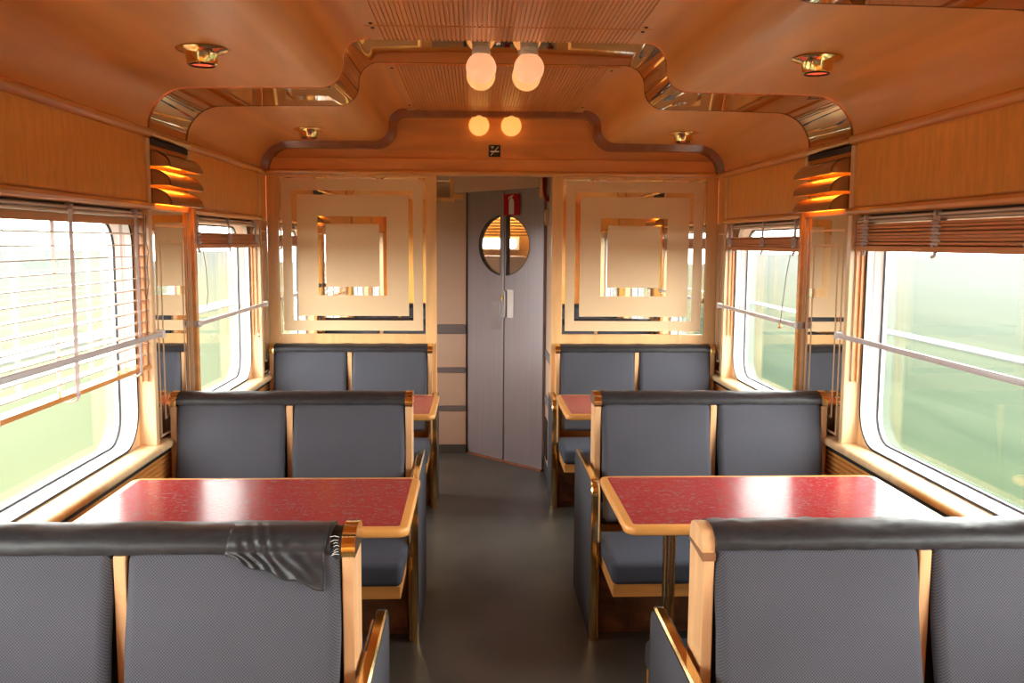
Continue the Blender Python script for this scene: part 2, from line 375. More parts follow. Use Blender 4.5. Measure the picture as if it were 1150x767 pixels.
# windows
def window(n, s, y0, y1):
    w = struct('window_%d' % n, 'train window with rounded pale aluminium frame')
    X = lambda x: s*x
    z0, z1 = 0.792, 1.732
    MB().ring(rrect(y0-0.01, y1+0.01, z0-0.03, z1+0.01, 0), rrect(y0+0.004, y1-0.004, z0+0.003, z1, 0.15), X(1.453), X(1.475)).build('timber_surround', M['birch'], w)
    MB().ring(rrect(y0+0.002, y1-0.002, z0, z1, 0.15), rrect(y0+0.014, y1-0.014, z0+0.010, z1-0.010, 0.14), X(1.4495), X(1.47)).build('outer_gasket', M['gasket'], w, 40)
    b = MB(); n8 = 8
    L = [rrect(y0+0.013, y1-0.013, z0+0.009, z1-0.009, 0.14), rrect(y0+0.018, y1-0.018, z0+0.011, z1-0.014, 0.138),
         rrect(y0+0.026, y1-0.026, z0+0.013, z1-0.022, 0.132), rrect(y0+0.030, y1-0.030, z0+0.016, z1-0.030, 0.128), rrect(y0+0.050, y1-0.050, z0+0.022, z1-0.048, 0.115)]
    XS = [1.451, 1.449, 1.472, 1.474, 1.506]
    VV = [[b.bm.verts.new((X(x), p[0], p[1])) for p in l] for l, x in zip(L, XS)]
    VV.append([b.bm.verts.new((X(1.525), p[0], p[1])) for p in L[4]]); VV.append([b.bm.verts.new((X(1.525), p[0], p[1])) for p in L[0]])
    VV.append(VV[0])
    for A, B in zip(VV, VV[1:]):
        for k in range(len(A)): b.bm.faces.new([A[k], A[(k+1) % len(A)], B[(k+1) % len(A)], B[k]])
    b.build('window_frame', M['alu'], w, 25)
    MB().ring(rrect(y0+0.047, y1-0.047, z0+0.020, z1-0.046, 0.116), rrect(y0+0.055, y1-0.055, z0+0.028, z1-0.054, 0.110), X(1.502), X(1.508)).build('inner_gasket', M['gasket'], w, 40)
    MB().prism(rrect(y0+0.046, y1-0.046, z0+0.020, z1-0.045, 0.112), 'x', X(1.509), X(1.513)).build('window_pane', M['glass'], w)
    for x in (1.413, 1.435):      # blind guide channels on the far jamb
        MB().box(X(x-0.004), X(x+0.004), y1-0.008, y1+0.004, 1.05, 1.70).build('guide_channel', M['slat'], w)
    return w
n = 1
for y0, y1 in OPEN:
    for s in (-1, 1): window(n, s, y0, y1); n += 1
# rear end wall behind the camera
we = struct('wall_rear', 'plain wooden end wall behind the viewer')
MB().box(-1.5, 1.5, YB-0.06, YB, 0, 2.5).build('end_panel', M['panel'], we)
# partition at the far end
wf = struct('wall_far', 'timber partition framing two etched mirrors and the doorway')
for s in (-1, 1):
    MB().rbox(s*1.326, s*1.396, YP-0.02, YP+0.03, 0.0, 2.012, 0.004, 1).build('partition_post', M['frame'], wf)
    MB().rbox(s*0.358, s*0.426, YP-0.02, YP+0.03, 0.0, 2.012, 0.004, 1).build('partition_post', M['frame'], wf)
    MB().rbox(s*0.426, s*1.326, YP-0.018, YP+0.028, 0.962, 1.031, 0.003, 1).build('partition_rail', M['frame'], wf)
    MB().rbox(s*0.426, s*1.326, YP-0.018, YP+0.028, 1.996, 2.012, 0.003, 1).build('partition_rail', M['frame'], wf)
    MB().box(s*0.426, s*1.326, YP+0.004, YP+0.026, 0.0, 0.962).build('lower_panel', M['upper'], wf)
    for z in (1.08, 1.3, 1.33, 1.62, 1.66, 1.9):
        put('screw', bpy.data.meshes['screw'], wf, (s*0.39, YP-0.0195, z)).rotation_euler = (math.pi/2, 0, 0)
    for x in (0.48, 0.66, 0.87, 1.08, 1.27):
        put('screw', bpy.data.meshes['screw'], wf, (s*x, YP-0.0175, 1.0)).rotation_euler = (math.pi/2, 0, 0)
for o in wf.children:
    if o.name.startswith('screw'): o.scale = (0.55, 0.55, 0.55)
MB().rbox(-1.396, 1.396, YP-0.075, YP+0.03, 2.036, 2.110, 0.004, 1).build('header_beam', M['upper'], wf)
MB().prism([(YP+0.03, 2.010), (YP-0.075, 2.010), (YP-0.088, 2.014), (YP-0.092, 2.023), (YP-0.088, 2.033), (YP-0.075, 2.037), (YP+0.03, 2.037)], 'x', -1.396, 1.396).build('header_moulding', M['mouldx'], wf, 40)
MB().prism([(x, z-0.004) for x, z in PROF] + [(-1.395, 2.09), (1.395, 2.09)], 'y', YP-0.06, YP+0.03).build('arched_panel', M['upper'], wf)
INNER = [(1.362, 2.09)] + arc(1.225, 2.025, 0.135, 0, 90, 9) + arc(0.715, 2.282, 0.122, 270, 180, 8) + arc(0.538, 2.296, 0.055, 0, 90, 8)
OUTER = [(1.397, 2.09)] + [(x, z+0.002) for x, z in HALF if (x, z) != (1.0, 2.199)]
def mould_half(s):
    b = MB()
    k = min(len(INNER), len(OUTER))
    A = [b.bm.verts.new((s*p[0], 5.60, p[1])) for p in OUTER[:k]]; B = [b.bm.verts.new((s*p[0], 5.63, p[1])) for p in INNER[:k]]
    A2 = [b.bm.verts.new((s*p[0], YP-0.06, p[1])) for p in OUTER[:k]]; B2 = [b.bm.verts.new((s*p[0], YP-0.06, p[1])) for p in INNER[:k]]
    cz = [(s*0, OUTER[k-1][1]), (s*0, INNER[k-1][1])]
    A.append(b.bm.verts.new((0, 5.60, cz[0][1]))); B.append(b.bm.verts.new((0, 5.63, cz[1][1])))
    A2.append(b.bm.verts.new((0, YP-0.06, cz[0][1]))); B2.append(b.bm.verts.new((0, YP-0.06, cz[1][1])))
    for i in range(k):
        b.bm.faces.new([A[i], A[i+1], B[i+1], B[i]]); b.bm.faces.new([B[i], B[i+1], B2[i+1], B2[i]])
        b.bm.faces.new([A2[i], A2[i+1], A[i+1], A[i]])
    b.build('arch_moulding', M['darkmould'], wf, 40)
mould_half(-1); mould_half(1)

# vestibule beyond the doorway
wv = struct('wall_vestibule_left', 'beige laminate vestibule wall with grey rub strips')
for z0, z1 in ((0.065, 0.325), (0.365, 0.62), (0.66, 0.915), (0.985, 2.05)):
    MB().rbox(-1.42, -0.186, 6.925, 6.96, z0, z1, 0.003, 1).build('laminate_panel', M['tanlam'], wv)
for z0, z1 in ((0.325, 0.365), (0.62, 0.66), (0.915, 0.985)):
    MB().rbox(-1.42, -0.186, 6.917, 6.95, z0, z1, 0.003, 1).build('rub_strip', M['greystrip'], wv)
MB().box(-0.25, -0.145, 6.965, 7.01, 0, 2.05).build('door_post', M['greystrip'], wv)
MB().box(-1.42, -0.186, 6.905, 6.95, 0, 0.065).build('skirting', M['floor'], wv)
MB().rbox(-0.49, -0.27, 6.87, 6.925, 1.90, 1.935, 0.01, 2).build('conduit', M['frame'], wv, 40)
wq = struct('wall_vestibule_right', 'narrow beige laminate wall right of the door')
for z0, z1 in ((0.085, 0.50), (0.56, 0.81), (0.87, 2.05)):
    MB().rbox(0.374, 0.42, 5.80, 6.345, z0, z1, 0.003, 1).build('laminate_panel', M['tanlam'], wq)
for z0, z1 in ((0.50, 0.56), (0.81, 0.87)):
    MB().rbox(0.368, 0.42, 5.80, 6.345, z0, z1, 0.003, 1).build('rub_strip', M['greystrip'], wq)
MB().box(0.370, 0.42, 5.80, 6.345, 0, 0.085).build('skirting', M['floor'], wq)
MB().rbox(0.366, 0.376, 6.12, 6.30, 0.13, 0.40, 0.003, 1).build('dark_vent', M['dark'], wq)
cv = struct('ceiling_vestibule', 'low pale vestibule ceiling')
MB().box(-1.5, 1.5, YP+0.03, 9.3, 2.06, 2.12).build('ceiling_panel', M['tanlam'], cv)
for y0, y1, z0, z1 in ((YP+0.03, 5.85, 0, 2.06), (6.35, 7.3, 0, 2.06), (8.4, 9.3, 0, 2.06), (5.85, 6.35, 0, 0.8), (5.85, 6.35, 1.7, 2.06), (7.3, 8.4, 0, 0.8), (7.3, 8.4, 1.8, 2.06)):  # unseen gap beside the vestibule, added to let daylight in
    MB().box(-1.46, -1.42, y0, y1, z0, z1).build('side_panel', M['tanlam'], cv)
MB().box(1.42, 1.46, YP+0.03, 9.3, 0, 2.06).build('side_panel', M['tanlam'], cv)

# bifold door, set across the corner
DA = Vector((-0.174, 6.934, 0)); DU = Vector((0.66609, -0.74587, 0)); DN = Vector((-0.74587, -0.66609, 0))
door = struct('door_1', 'grey metal folding door with an oval window split by its seam')
door.matrix_world = Matrix(((DU.x, -DN.x, 0, DA.x), (DU.y, -DN.y, 0, DA.y), (0, 0, 1, 0), (0, 0, 0, 1)))
def leaf(x0, x1, flat_left):
    """door leaf with half an oval cut out; local x along the door, y away from the viewer"""
    b = MB(); cx, cz, a, h = 0.392, 1.583, 0.262, 0.212
    xe = x0 + 0.024 if flat_left else x1 - 0.030
    t0 = math.acos(max(-1, min(1, (xe - cx)/a)))
    if flat_left: ang = [-t0 + 2*t0*i/24 for i in range(25)]
    else: ang = [t0 + (2*math.pi - 2*t0)*i/24 for i in range(25)]
    hole = [(cx + a*math.cos(t), cz + h*math.sin(t)) for t in ang]
    # outer loop matched point by point by angle from the hole centre
    hc = (sum(p[0] for p in hole)/25, cz)
    def ray_out(p):
        d = (p[0]-hc[0], p[1]-hc[1]); k = 1e9
        for lim, c, dd in ((x0, hc[0], d[0]), (x1, hc[0], d[0]), (0.012, hc[1], d[1]), (1.972, hc[1], d[1])):
            if abs(dd) > 1e-9 and (lim-c)/dd > 0: k = min(k, (lim-c)/dd)
        return (hc[0]+d[0]*k, hc[1]+d[1]*k)
    loop = []
    for i, p in enumerate(hole):
        q = hole[(i+1) % 25]
        loop.append((p, ray_out(p)))
        m = 4 if i == 24 else 1
        for j in range(1, m):
            r = (p[0]+(q[0]-p[0])*j/m, p[1]+(q[1]-p[1])*j/m); loop.append((r, ray_out(r)))
    # snap the nearest outer points on to the corners
    for cx_, cz_ in ((x0, 0.012), (x1, 0.012), (x0, 1.972), (x1, 1.972)):
        best = min(range(len(loop)), key=lambda i: abs(math.atan2(loop[i][0][1]-hc[1], loop[i][0][0]-hc[0]) - math.atan2(cz_-hc[1], cx_-hc[0])))
        loop[best] = (loop[best][0], (cx_, cz_))
    I = [p[0] for p in loop]; O = [p[1] for p in loop]; nn = len(loop)
    for y, rev in ((0, False), (0.035, True)):
        vi = [b.bm.verts.new((p[0], y, p[1])) for p in I]; vo = [b.bm.verts.new((p[0], y, p[1])) for p in O]
        for i in range(nn):
            j = (i+1) % nn; b.bm.faces.new([vi[i], vi[j], vo[j], vo[i]])
        if not rev: f = (vi, vo)
        else:
            for i in range(nn):
                j = (i+1) % nn
                b.bm.faces.new([f[0][i], f[0][j], vi[j], vi[i]]); b.bm.faces.new([f[1][i], f[1][j], vo[j], vo[i]])
    o = b.build('door_leaf', M['doormetal'], door)
    MB().prism(I, 'y', 0.016, 0.019).build('door_pane', M['glass'], o)
    g = MB(); k = [(hc[0]+(p[0]-hc[0])*1.035, hc[1]+(p[1]-hc[1])*1.035) for p in I]
    vi = [g.bm.verts.new((p[0], -0.003, p[1])) for p in I]; vo = [g.bm.verts.new((p[0], -0.003, p[1])) for p in k]
    wi = [g.bm.verts.new((p[0], 0.02, p[1])) for p in I]
    for i in range(nn):
        j = (i+1) % nn; g.bm.faces.new([vi[i], vi[j], vo[j], vo[i]]); g.bm.faces.new([vi[i], vi[j], wi[j], wi[i]])
    g.build('pane_gasket', M['gasket'], o)
    return o
leaf(0.0, 0.386, False); leaf(0.398, 0.79, True)
MB().rbox(0.376, 0.402, -0.010, 0.004, 0.02, 1.965, 0.004, 2).build('seam_strip', M['doormetal'], door, 40)
MB().rbox(0.389, 0.424, -0.016, 0.0, 1.066, 1.26, 0.003, 1).build('lock_plate', M['steel'], door)
MB().rbox(0.392, 0.408, -0.034, -0.016, 1.19, 1.225, 0.004, 1).build('latch', M['brass'], door, label='small brass latch')
MB().box(0.434, 0.499, -0.004, 0.0, 1.066, 1.268).build('notice_card', M['white'], door, label='blank white card on the door')
MB().rbox(0.266, 0.361, -0.005, 0.0, 0.972, 1.178, 0.002, 1).build('push_plate', M['steel'], door, label='scuffed steel push plate')
MB().box(-0.01, 0.80, -0.02, 0.05, 0.0, 0.012).build('threshold', M['darkmould'], door)
MB().box(-0.03, 0.80, 0.004, 0.05, 1.974, 2.05).build('door_lintel', M['greystrip'], door)
tr = struct('trim_1', 'pale boxed door mechanism cover above the folding door')
b = MB(); b.prism([(-0.259, 1.934), (0.304, 1.974), (0.304, 2.058), (-0.259, 2.058)], 'y', 6.17, 6.30); b.build('cover_box', M['tanlam'], tr)
MB().rbox(-0.285, -0.262, 6.19, 6.24, 1.90, 2.058, 0.004, 1).build('bracket', M['frame'], tr)
MB().rbox(-0.285, -0.20, 6.19, 6.24, 1.886, 1.926, 0.006, 1).build('bracket', M['frame'], tr)
MB().rbox(0.308, 0.326, 6.14, 6.20, 1.90, 2.058, 0.004, 1).build('bracket', M['frame'], tr)

# compartment glimpsed through the door window
wb = struct('wall_beyond', 'brown wall with a window glimpsed through the door pane')
for x0, x1, z0, z1 in ((-1.42, -0.62, 0, 2.06), (0.28, 1.42, 0, 2.06), (-0.62, 0.28, 0, 1.545), (-0.62, 0.28, 1.645, 2.06)):
    MB().box(x0, x1, 8.55, 8.6, z0, z1).build('wall_panel', M['backwood'], wb)
def ringxz(b, A, B, y0, y1):
    n = len(A); L = [[b.bm.verts.new((p[0], y, p[1])) for p in loop] for loop in (A, B) for y in (y0, y1)]
    for i in range(n):
        j = (i+1) % n
        for a, c in ((0, 1), (3, 2), (2, 0), (1, 3)): b.bm.faces.new([L[a][i], L[a][j], L[c][j], L[c][i]])
    return b
ringxz(MB(), rrect(-0.63, 0.29, 1.535, 1.655, 0), rrect(-0.60, 0.268, 1.550, 1.638, 0.03), 8.53, 8.56).build('window_frame', M['alu'], wb)
MB().box(-0.62, 0.28, 8.575, 8.58, 1.54, 1.65).build('window_pane', M['glass'], wb)
MB().rbox(-0.5, 0.34, 8.1, 8.4, 0.0, 1.485, 0.02, 2).build('pale_cabinet', M['tanlam'], wb)
for i in range(7):
    z = 1.664 + i*0.027
    MB().rbox(-0.35, 0.50, 8.28, 8.31, z, z+0.011, 0.003, 1).build('slat', M['kick'], wb)
MB().tube([(-0.3, 8.40, 1.86), (0.45, 8.40, 1.86)], 0.02, 10).build('lamp_tube', emit('corridor_lamp', (1.0, 0.60, 0.20), 22), wb, 60)

# land outside the windows
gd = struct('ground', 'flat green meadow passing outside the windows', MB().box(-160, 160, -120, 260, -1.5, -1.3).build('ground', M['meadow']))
trk = struct('ground_track', 'pale gravel tracks running parallel to the line')
MB().box(13.3, 14.0, -100, 240, -1.3, -1.25).build('gravel_track', M['track'], trk)
MB().box(-12.2, -11.0, -100, 240, -1.3, -1.25).build('gravel_track', M['track'], trk)
# ================================================================== MIRRORS
def mirror_band(y0, y1, label):
    t = thing('ceiling_mirror_band', label, 'mirror', (0, y0, 2.0), 'bronze mirror bands across the ceiling')
    p = [(x*0.9985, z-0.002-2.0) for x, z in PROF]
    MB().sheet(p, 0.006, y1-y0-0.006, -0.012).build('mirror_strip', M['bandmirror'], t, 40)
    for a in (0, y1-y0-0.006): MB().sheet([(x*0.998, z-0.001) for x, z in p], a, a+0.006, -0.015).build('edge_strip', M['darkmould'], t, 40)
mirror_band(*BANDS[1], 'bronze mirrored band following the ceiling curve above the middle benches')
mirror_band(*BANDS[0], 'bronze mirrored ceiling band at top right edge nearest the viewer')
def pillar_mirror(s, y0, y1, label):
    t = thing('pillar_mirror', label, 'mirror', (s*1.405, (y0+y1)/2, 0.795), 'mirrors on the piers between windows')
    h = (y1-y0)/2; X0, X1 = (0, -s*0.010)
    MB().box(X0, X1, -h, h, 0, 0.93).build('mirror_plate', M['mirror'], t)
    if h > 0.15:
        MB().rbox(0, -s*0.036, h, h+0.032, -0.003, 0.955, 0.004, 1).build('edge_post', M['mould'], t)
        MB().rbox(0, -s*0.022, -h, h, 0.93, 0.955, 0.004, 1).build('top_ledge', M['mould'], t)
    e = [(0.045, 0.0), (0.10, 0.065)] if h > 0.15 else [(0.03, 0.0), (0.065, 0.065)]
    for ins, dz in e:
        A = rrect(-h+ins, h-ins, 0.012+dz, 0.873-dz, 0.0005, 1); B = rrect(-h+ins+0.009, h-ins-0.009, 0.021+dz, 0.864-dz, 0.0005, 1)
        MB().ring(A, B, -s*0.0095, -s*0.0115).build('gilt_line', M['gold'], t)
for s, nm in ((-1, 'left'), (1, 'right')):
    pillar_mirror(s, 3.692, 4.176, 'tall pier mirror with gilt double lines between the two %s windows' % nm)
    pillar_mirror(s, 5.545, 5.738, 'slim pier mirror with gilt lines in far %s corner by partition' % nm)
    pillar_mirror(s, 1.845, 2.325, 'tall pier mirror on %s wall beside the nearest bench' % nm)
def etched(s, label):
    t = thing('etched_mirror', label, 'mirror', (s*0.876, YP, 1.031), 'etched mirrors in the far partition')
    MB().box(-0.449, 0.449, -0.004, 0.004, 0.0, 0.964).build('mirror_plate', M['mirror'], t)
    def frame(o, i, name):
        ringxz(MB(), rrect(*o, 0, 1), rrect(*i, 0, 1), -0.0060, -0.0042).build(name, M['etch'], t)
    frame((-0.430, 0.433, 0.020, 0.955), (-0.372, 0.372, 0.084, 0.886), 'etched_border')
    frame((-0.340, 0.345, 0.112, 0.858), (-0.214, 0.209, 0.240, 0.727), 'etched_border')
    MB().box(-0.167, 0.164, -0.0060, -0.0042, 0.294, 0.681).build('etched_square', M['etch'], t)
    for x in (-0.447, 0.441): MB().box(x, x+0.006, -0.010, -0.004, 0.0, 0.964).build('chrome_bead', M['mirror'], t)
etched(-1, 'etched mirror of nested beige squares left of the doorway')
etched(1, 'etched mirror of nested beige squares right of the doorway')

# ================================================================== BENCHES
def soft(x0, x1, fs, z0, z1, name, parent, m, y_at, th, puff):
    """upholstered pad: y_at(z) is the front face distance, th its thickness"""
    b = MB()
    def fn(p, u, v, w):
        y = p[1]
        f = 1 if v*fs > 0 else 0
        yy = fs*(y_at(p[2]) - th/2) + y
        if f: yy += fs*puff*(1-u*u)*(1-w*w)
        return [p[0] + 0.0015*math.sin(p[2]*23+p[0]*7), yy, p[2]]
    b.rbox(x0, x1, -th/2, th/2, z0, z1, 0.026, 4, (8, 1, 8), fn)
    return b.build(name, m, parent, 75)
DCAP = [(-0.068, 0.0), (-0.070, 0.018), (-0.066, 0.031), (-0.052, 0.044), (-0.030, 0.053), (0, 0.056)]
DCAP = DCAP + [(-y, z) for y, z in reversed(DCAP[:-1])]
def bench(s, d, label, double=True, torn=False, bare=False):
    cx = 0.88
    t = thing('dining_bench', label, 'bench', (s*cx, d, 0), 'upholstered dining benches')
    X = lambda x: s*(x - cx)
    yb = 0.058 if double else 0.026
    for x0, x1 in ((0.384, 0.411), (0.876, 0.903), (1.352, 1.379)):
        MB().rbox(X(x0), X(x1), -0.063, yb, 0.0, 0.9255, 0.003, 1).build('back_post', M['post'], t)
    prof = DCAP if double else [(-0.068, 0), (-0.070, 0.018), (-0.066, 0.031), (-0.052, 0.044), (-0.02, 0.053), (0.015, 0.053), (0.033, 0.044), (0.036, 0.0)]
    for x0, x1, wall in ((0.3815, 0.4115, False), (1.3515, 1.3815, True)):
        if bare and not wall:
            MB().prism([(y*0.86, z*0.93+0.922) for y, z in prof], 'x', X(0.383), X(0.412)).build('bare_post_end', M['post'], t, 45, label='bare rounded post end missing its brass cap')
            MB().prism([(-0.066, 0.905), (-0.067, 0.9235), (0.062, 0.9235), (0.061, 0.916)], 'x', X(0.3825), X(0.4125)).build('split_line', M['kick'], t)
        else:
            b = MB(); b.prism([(y, z+0.922) for y, z in prof], 'x', X(x0+0.002), X(x1-0.002))
            for a in (x0, x1-0.004): b.prism([(y*1.03, z*1.03+0.921) for y, z in prof], 'x', X(a), X(a+0.004))
            b.build('brass_cap', M['brass'], t, 35)
    # rolled vinyl top
    xa = 0.412 if not torn else 0.436
    b = MB(); rp = [(y*0.97, z*0.84+0.9295) for y, z in prof]
    nseg = 40; rings = []
    for i in range(nseg+1):
        x = xa + (1.352-xa)*i/nseg; r = []
        for k, (y, z) in enumerate(rp):
            wob = 0.0022*math.sin(x*17+k)*math.sin(x*41+1.7*k) + (0.0015*math.sin(x*90+k*2) if bare else 0)
            r.append(b.bm.verts.new((X(x), y*(1+wob*6), z+wob)))
        rings.append(r)
    for A, B in zip(rings, rings[1:]):
        for k in range(len(rp)): b.bm.faces.new([A[k], A[(k+1) % len(rp)], B[(k+1) % len(rp)], B[k]])
    b.bm.faces.new(rings[0]); b.bm.faces.new(list(reversed(rings[-1])))
    roll = b.build('rolled_top', M['vinyl'], t, 60)
    if torn:
        f = MB(); NU, NV = 36, 22; g = []
        edge = [(y*0.975, z*0.845+0.9297) for y, z in DCAP[:6]]
        for i in range(NU+1):
            u = i/NU; x = 0.445 + 0.215*u; row = []
            drop = 0.066*max(0, 1-u)**0.9 + 0.004*math.sin(u*19)
            for j in range(NV+1):
                v = j/NV
                if v < 0.45:
                    q = v/0.45*(len(edge)-1); k = min(int(q), len(edge)-2); a = q-k
                    e0, e1 = edge[len(edge)-1-k], edge[len(edge)-2-k]
                    y, z = e0[0]+(e1[0]-e0[0])*a, e0[1]+(e1[1]-e0[1])*a
                else:
                    w = (v-0.45)/0.55
                    y = -0.0675 - 0.030*w*max(0.0, 1-u) - 0.010*w*min(1, (1-u)*6); z = 0.9297 - drop*w - 0.004*w
                wr = math.sin((u + v*0.30)*52)*math.exp(-((u-0.68)/0.17)**2) + 0.55*math.sin((u*1.2+v*0.7)*27)*math.exp(-((u-0.40)/0.25)**2)*v
                k_ = 0.0048*wr*(0.35+0.65*min(1, v*2.2))
                fade = min(1, (1-u)*9)
                row.append(f.bm.verts.new((X(x - 0.003*math.sin(v*9)), y - k_*fade - 0.003*fade, z + 0.5*k_*fade + 0.002*fade)))
            g.append(row)
        for i in range(NU):
            for j in range(NV): f.bm.faces.new([g[i][j], g[i+1][j], g[i+1][j+1], g[i][j+1]])
        fo = f.build('torn_flap', M['vinyl'], roll, 0, label='torn vinyl flap hanging from the top roll')
        for p in fo.data.polygons: p.use_smooth = True
        so = fo.modifiers.new('thickness', 'SOLIDIFY'); so.thickness = 0.0015
        MB().prism([(y*0.93, z*0.93+0.915) for y, z in prof], 'x', X(0.414), X(0.446)).build('exposed_backing', M['foam'], roll, 45, label='black backing with white glue threads laid bare')
        th = MB()
        for k in range(7):
            z0 = 0.928+0.006*k; a = random.uniform(-0.006, 0.006); x0 = random.uniform(0.415, 0.420); x1 = random.uniform(0.427, 0.436)
            y0 = -0.0685 + 0.0006*k*k*0.4
            th.tube([(X(x0), y0, z0), (X((x0+x1)/2), y0-0.002, z0+0.6*a+0.003), (X(x1), y0-0.001, z0+a)], 0.0006, 4)
        th.build('glue_thread', M['white'], roll)['kind'] = 'stuff'
    sides = (-1, 1) if double else (-1,)
    yat = lambda z: 0.066 + (0.935-z)/0.465*0.10
    for fs in sides:
        for x0, x1 in ((0.414, 0.874), (0.906, 1.350)):
            soft(X(x0), X(x1), fs, 0.45, 0.938, 'back_cushion', t, M['fabric'], yat, 0.056, 0.010)
        for x0, x1 in ((0.386, 0.878), (0.902, 1.355)):
            b = MB()
            def fn(p, u, v, w):
                z = p[2] + (0.012*(1-u*u)*(1-v*v) if w > 0 else 0) + (0.012 if w > 0 else 0.0)*(v*fs)
                return [p[0], p[1], z]
            ya, yc = sorted((fs*0.15, fs*0.60))
            b.rbox(X(x0), X(x1), ya, yc, 0.345, 0.425, 0.024, 3, (6, 6, 1), fn)
            b.build('seat_cushion', M['seatfab'], t, 75)
        MB().rbox(X(0.392), X(1.352), fs*0.15, fs*0.585, 0.296, 0.346, 0.004, 1).build('seat_rail', M['edge'], t)
        MB().rbox(X(0.395), X(1.352), fs*0.185, fs*0.205, 0.012, 0.298, 0.003, 1).build('kick_board', M['kick'], t)
        MB().box(X(0.395), X(1.352), fs*0.18, fs*0.21, 0.0, 0.012).build('base_strip', M['kick'], t)
    # aisle-side armrest panel with brass edging
    y0, y1 = (-0.29, 0.31) if double else (-0.27, 0.022)
    R = 0.055; zt = 0.655
    prof2 = [(y0, 0.0)] + [(y0+R-R*math.cos(a), zt-R+R*math.sin(a)) for a in [math.pi/2*i/7 for i in range(8)]]
    nor = [(-1, 0)] + [(-math.cos(a), math.sin(a)) for a in [math.pi/2*i/7 for i in range(8)]]
    if double:
        prof2 += [(y1-R+R*math.sin(a), zt-R+R*math.cos(a)) for a in [math.pi/2*i/7 for i in range(8)]] + [(y1, 0.0)]
        nor += [(math.sin(a), math.cos(a)) for a in [math.pi/2*i/7 for i in range(8)]] + [(1, 0)]
    else:
        prof2 += [(y1, zt)]; nor += [(0, 1)]
    poly = prof2 + ([(y1, 0.0)] if not double else [])
    ap = MB().prism(poly, 'x', X(0.346), X(0.371)).build('armrest_panel', M['fabric'], t, 40)
    sec = [(0, -0.001), (0, 0.006), (0.005, 0.011), (0.024, 0.011), (0.029, 0.006), (0.029, -0.001)]
    sec = [(s*a, o) for a, o in sec]
    MB().sweep(prof2, nor, sec, X(0.345)).build('brass_edging', M['brass'], ap, 40)
    MB().prism([(y*0.95, z*0.985) for y, z in poly], 'x', X(0.371), X(0.383)).build('inner_board', M['frame'], ap)
    return t
bench(-1, 2.02, 'front left dining bench with a torn vinyl flap on its top roll', torn=True)
bench(1, 2.02, 'front right dining bench with the brass cap missing from its aisle post', bare=True)
bench(-1, 3.86, 'middle left dining bench standing behind the near left red table')
bench(1, 3.86, 'middle right dining bench standing behind the near right red table')
bench(-1, 5.715, 'far left dining bench set against the partition under the left etched mirror', double=False)
bench(1, 5.715, 'far right dining bench set against the partition under the right etched mirror', double=False)

# ================================================================== TABLES
def table(s, yc, label):
    t = thing('dining_table', label, 'table', (s*0.79, yc, 0), 'red dining tables')
    X = lambda x: s*(x-0.79)
    b = MB(); x0, x1 = X(0.305), X(1.268)
    def loop(ins, r, n=5): return rrect(min(x0, x1)+ins, max(x0, x1)-ins, -0.288+ins, 0.288-ins, r, n)
    def band(z_list):
        L = []
        for ins, r, z in z_list: L.append([b.bm.verts.new((p[0], p[1], z)) for p in loop(ins, r)])
        for A, B in zip(L, L[1:]):
            n = len(A)
            for i in range(n): b.bm.faces.new([A[i], A[(i+1) % n], B[(i+1) % n], B[i]])
        b.bm.faces.new(L[-1]); b.bm.faces.new(list(reversed(L[0])))
    band([(0.012, 0.03, 0.778), (0.003, 0.035, 0.781), (0, 0.036, 0.788), (0, 0.036, 0.799), (0.003, 0.034, 0.805), (0.008, 0.03, 0.8068), (0.026, 0.012, 0.8068)])
    b.build('lipped_board', M['edge'], t, 50)
    b = MB(); b.prism(loop(0.027, 0.010, 3), 'z', 0.8055, 0.8074); b.build('laminate_top', M['laminate'], t)
    for x, y in ((0.484, 0.0), (0.513, 0.035)):
        MB().lathe([(0, 0), (0.010, 0), (0.010, 0.766), (0, 0.766)], (X(x), y, 0.012), 14).build('leg', M['oldbrass'], t, 40)
    MB().rbox(X(0.455), X(0.545), -0.035, 0.07, 0.0, 0.012, 0.003, 1).build('foot_plate', M['oldbrass'], t)
    MB().rbox(X(0.44), X(0.56), -0.05, 0.085, 0.764, 0.779, 0.003, 1).build('mounting_plate', M['oldbrass'], t)
    MB().rbox(X(1.15), X(1.255), -0.05, 0.05, 0.70, 0.7775, 0.003, 1).build('wall_bracket', M['black'], t)
table(-1, 2.795, 'near left table with red flecked top, behind the torn bench')
table(1, 2.80, 'near right table with red flecked top, behind the capless bench')
table(-1, 4.50, 'far left red table whose corner shows past the middle left bench')
table(1, 4.50, 'far right red table whose corner shows past the middle right bench')

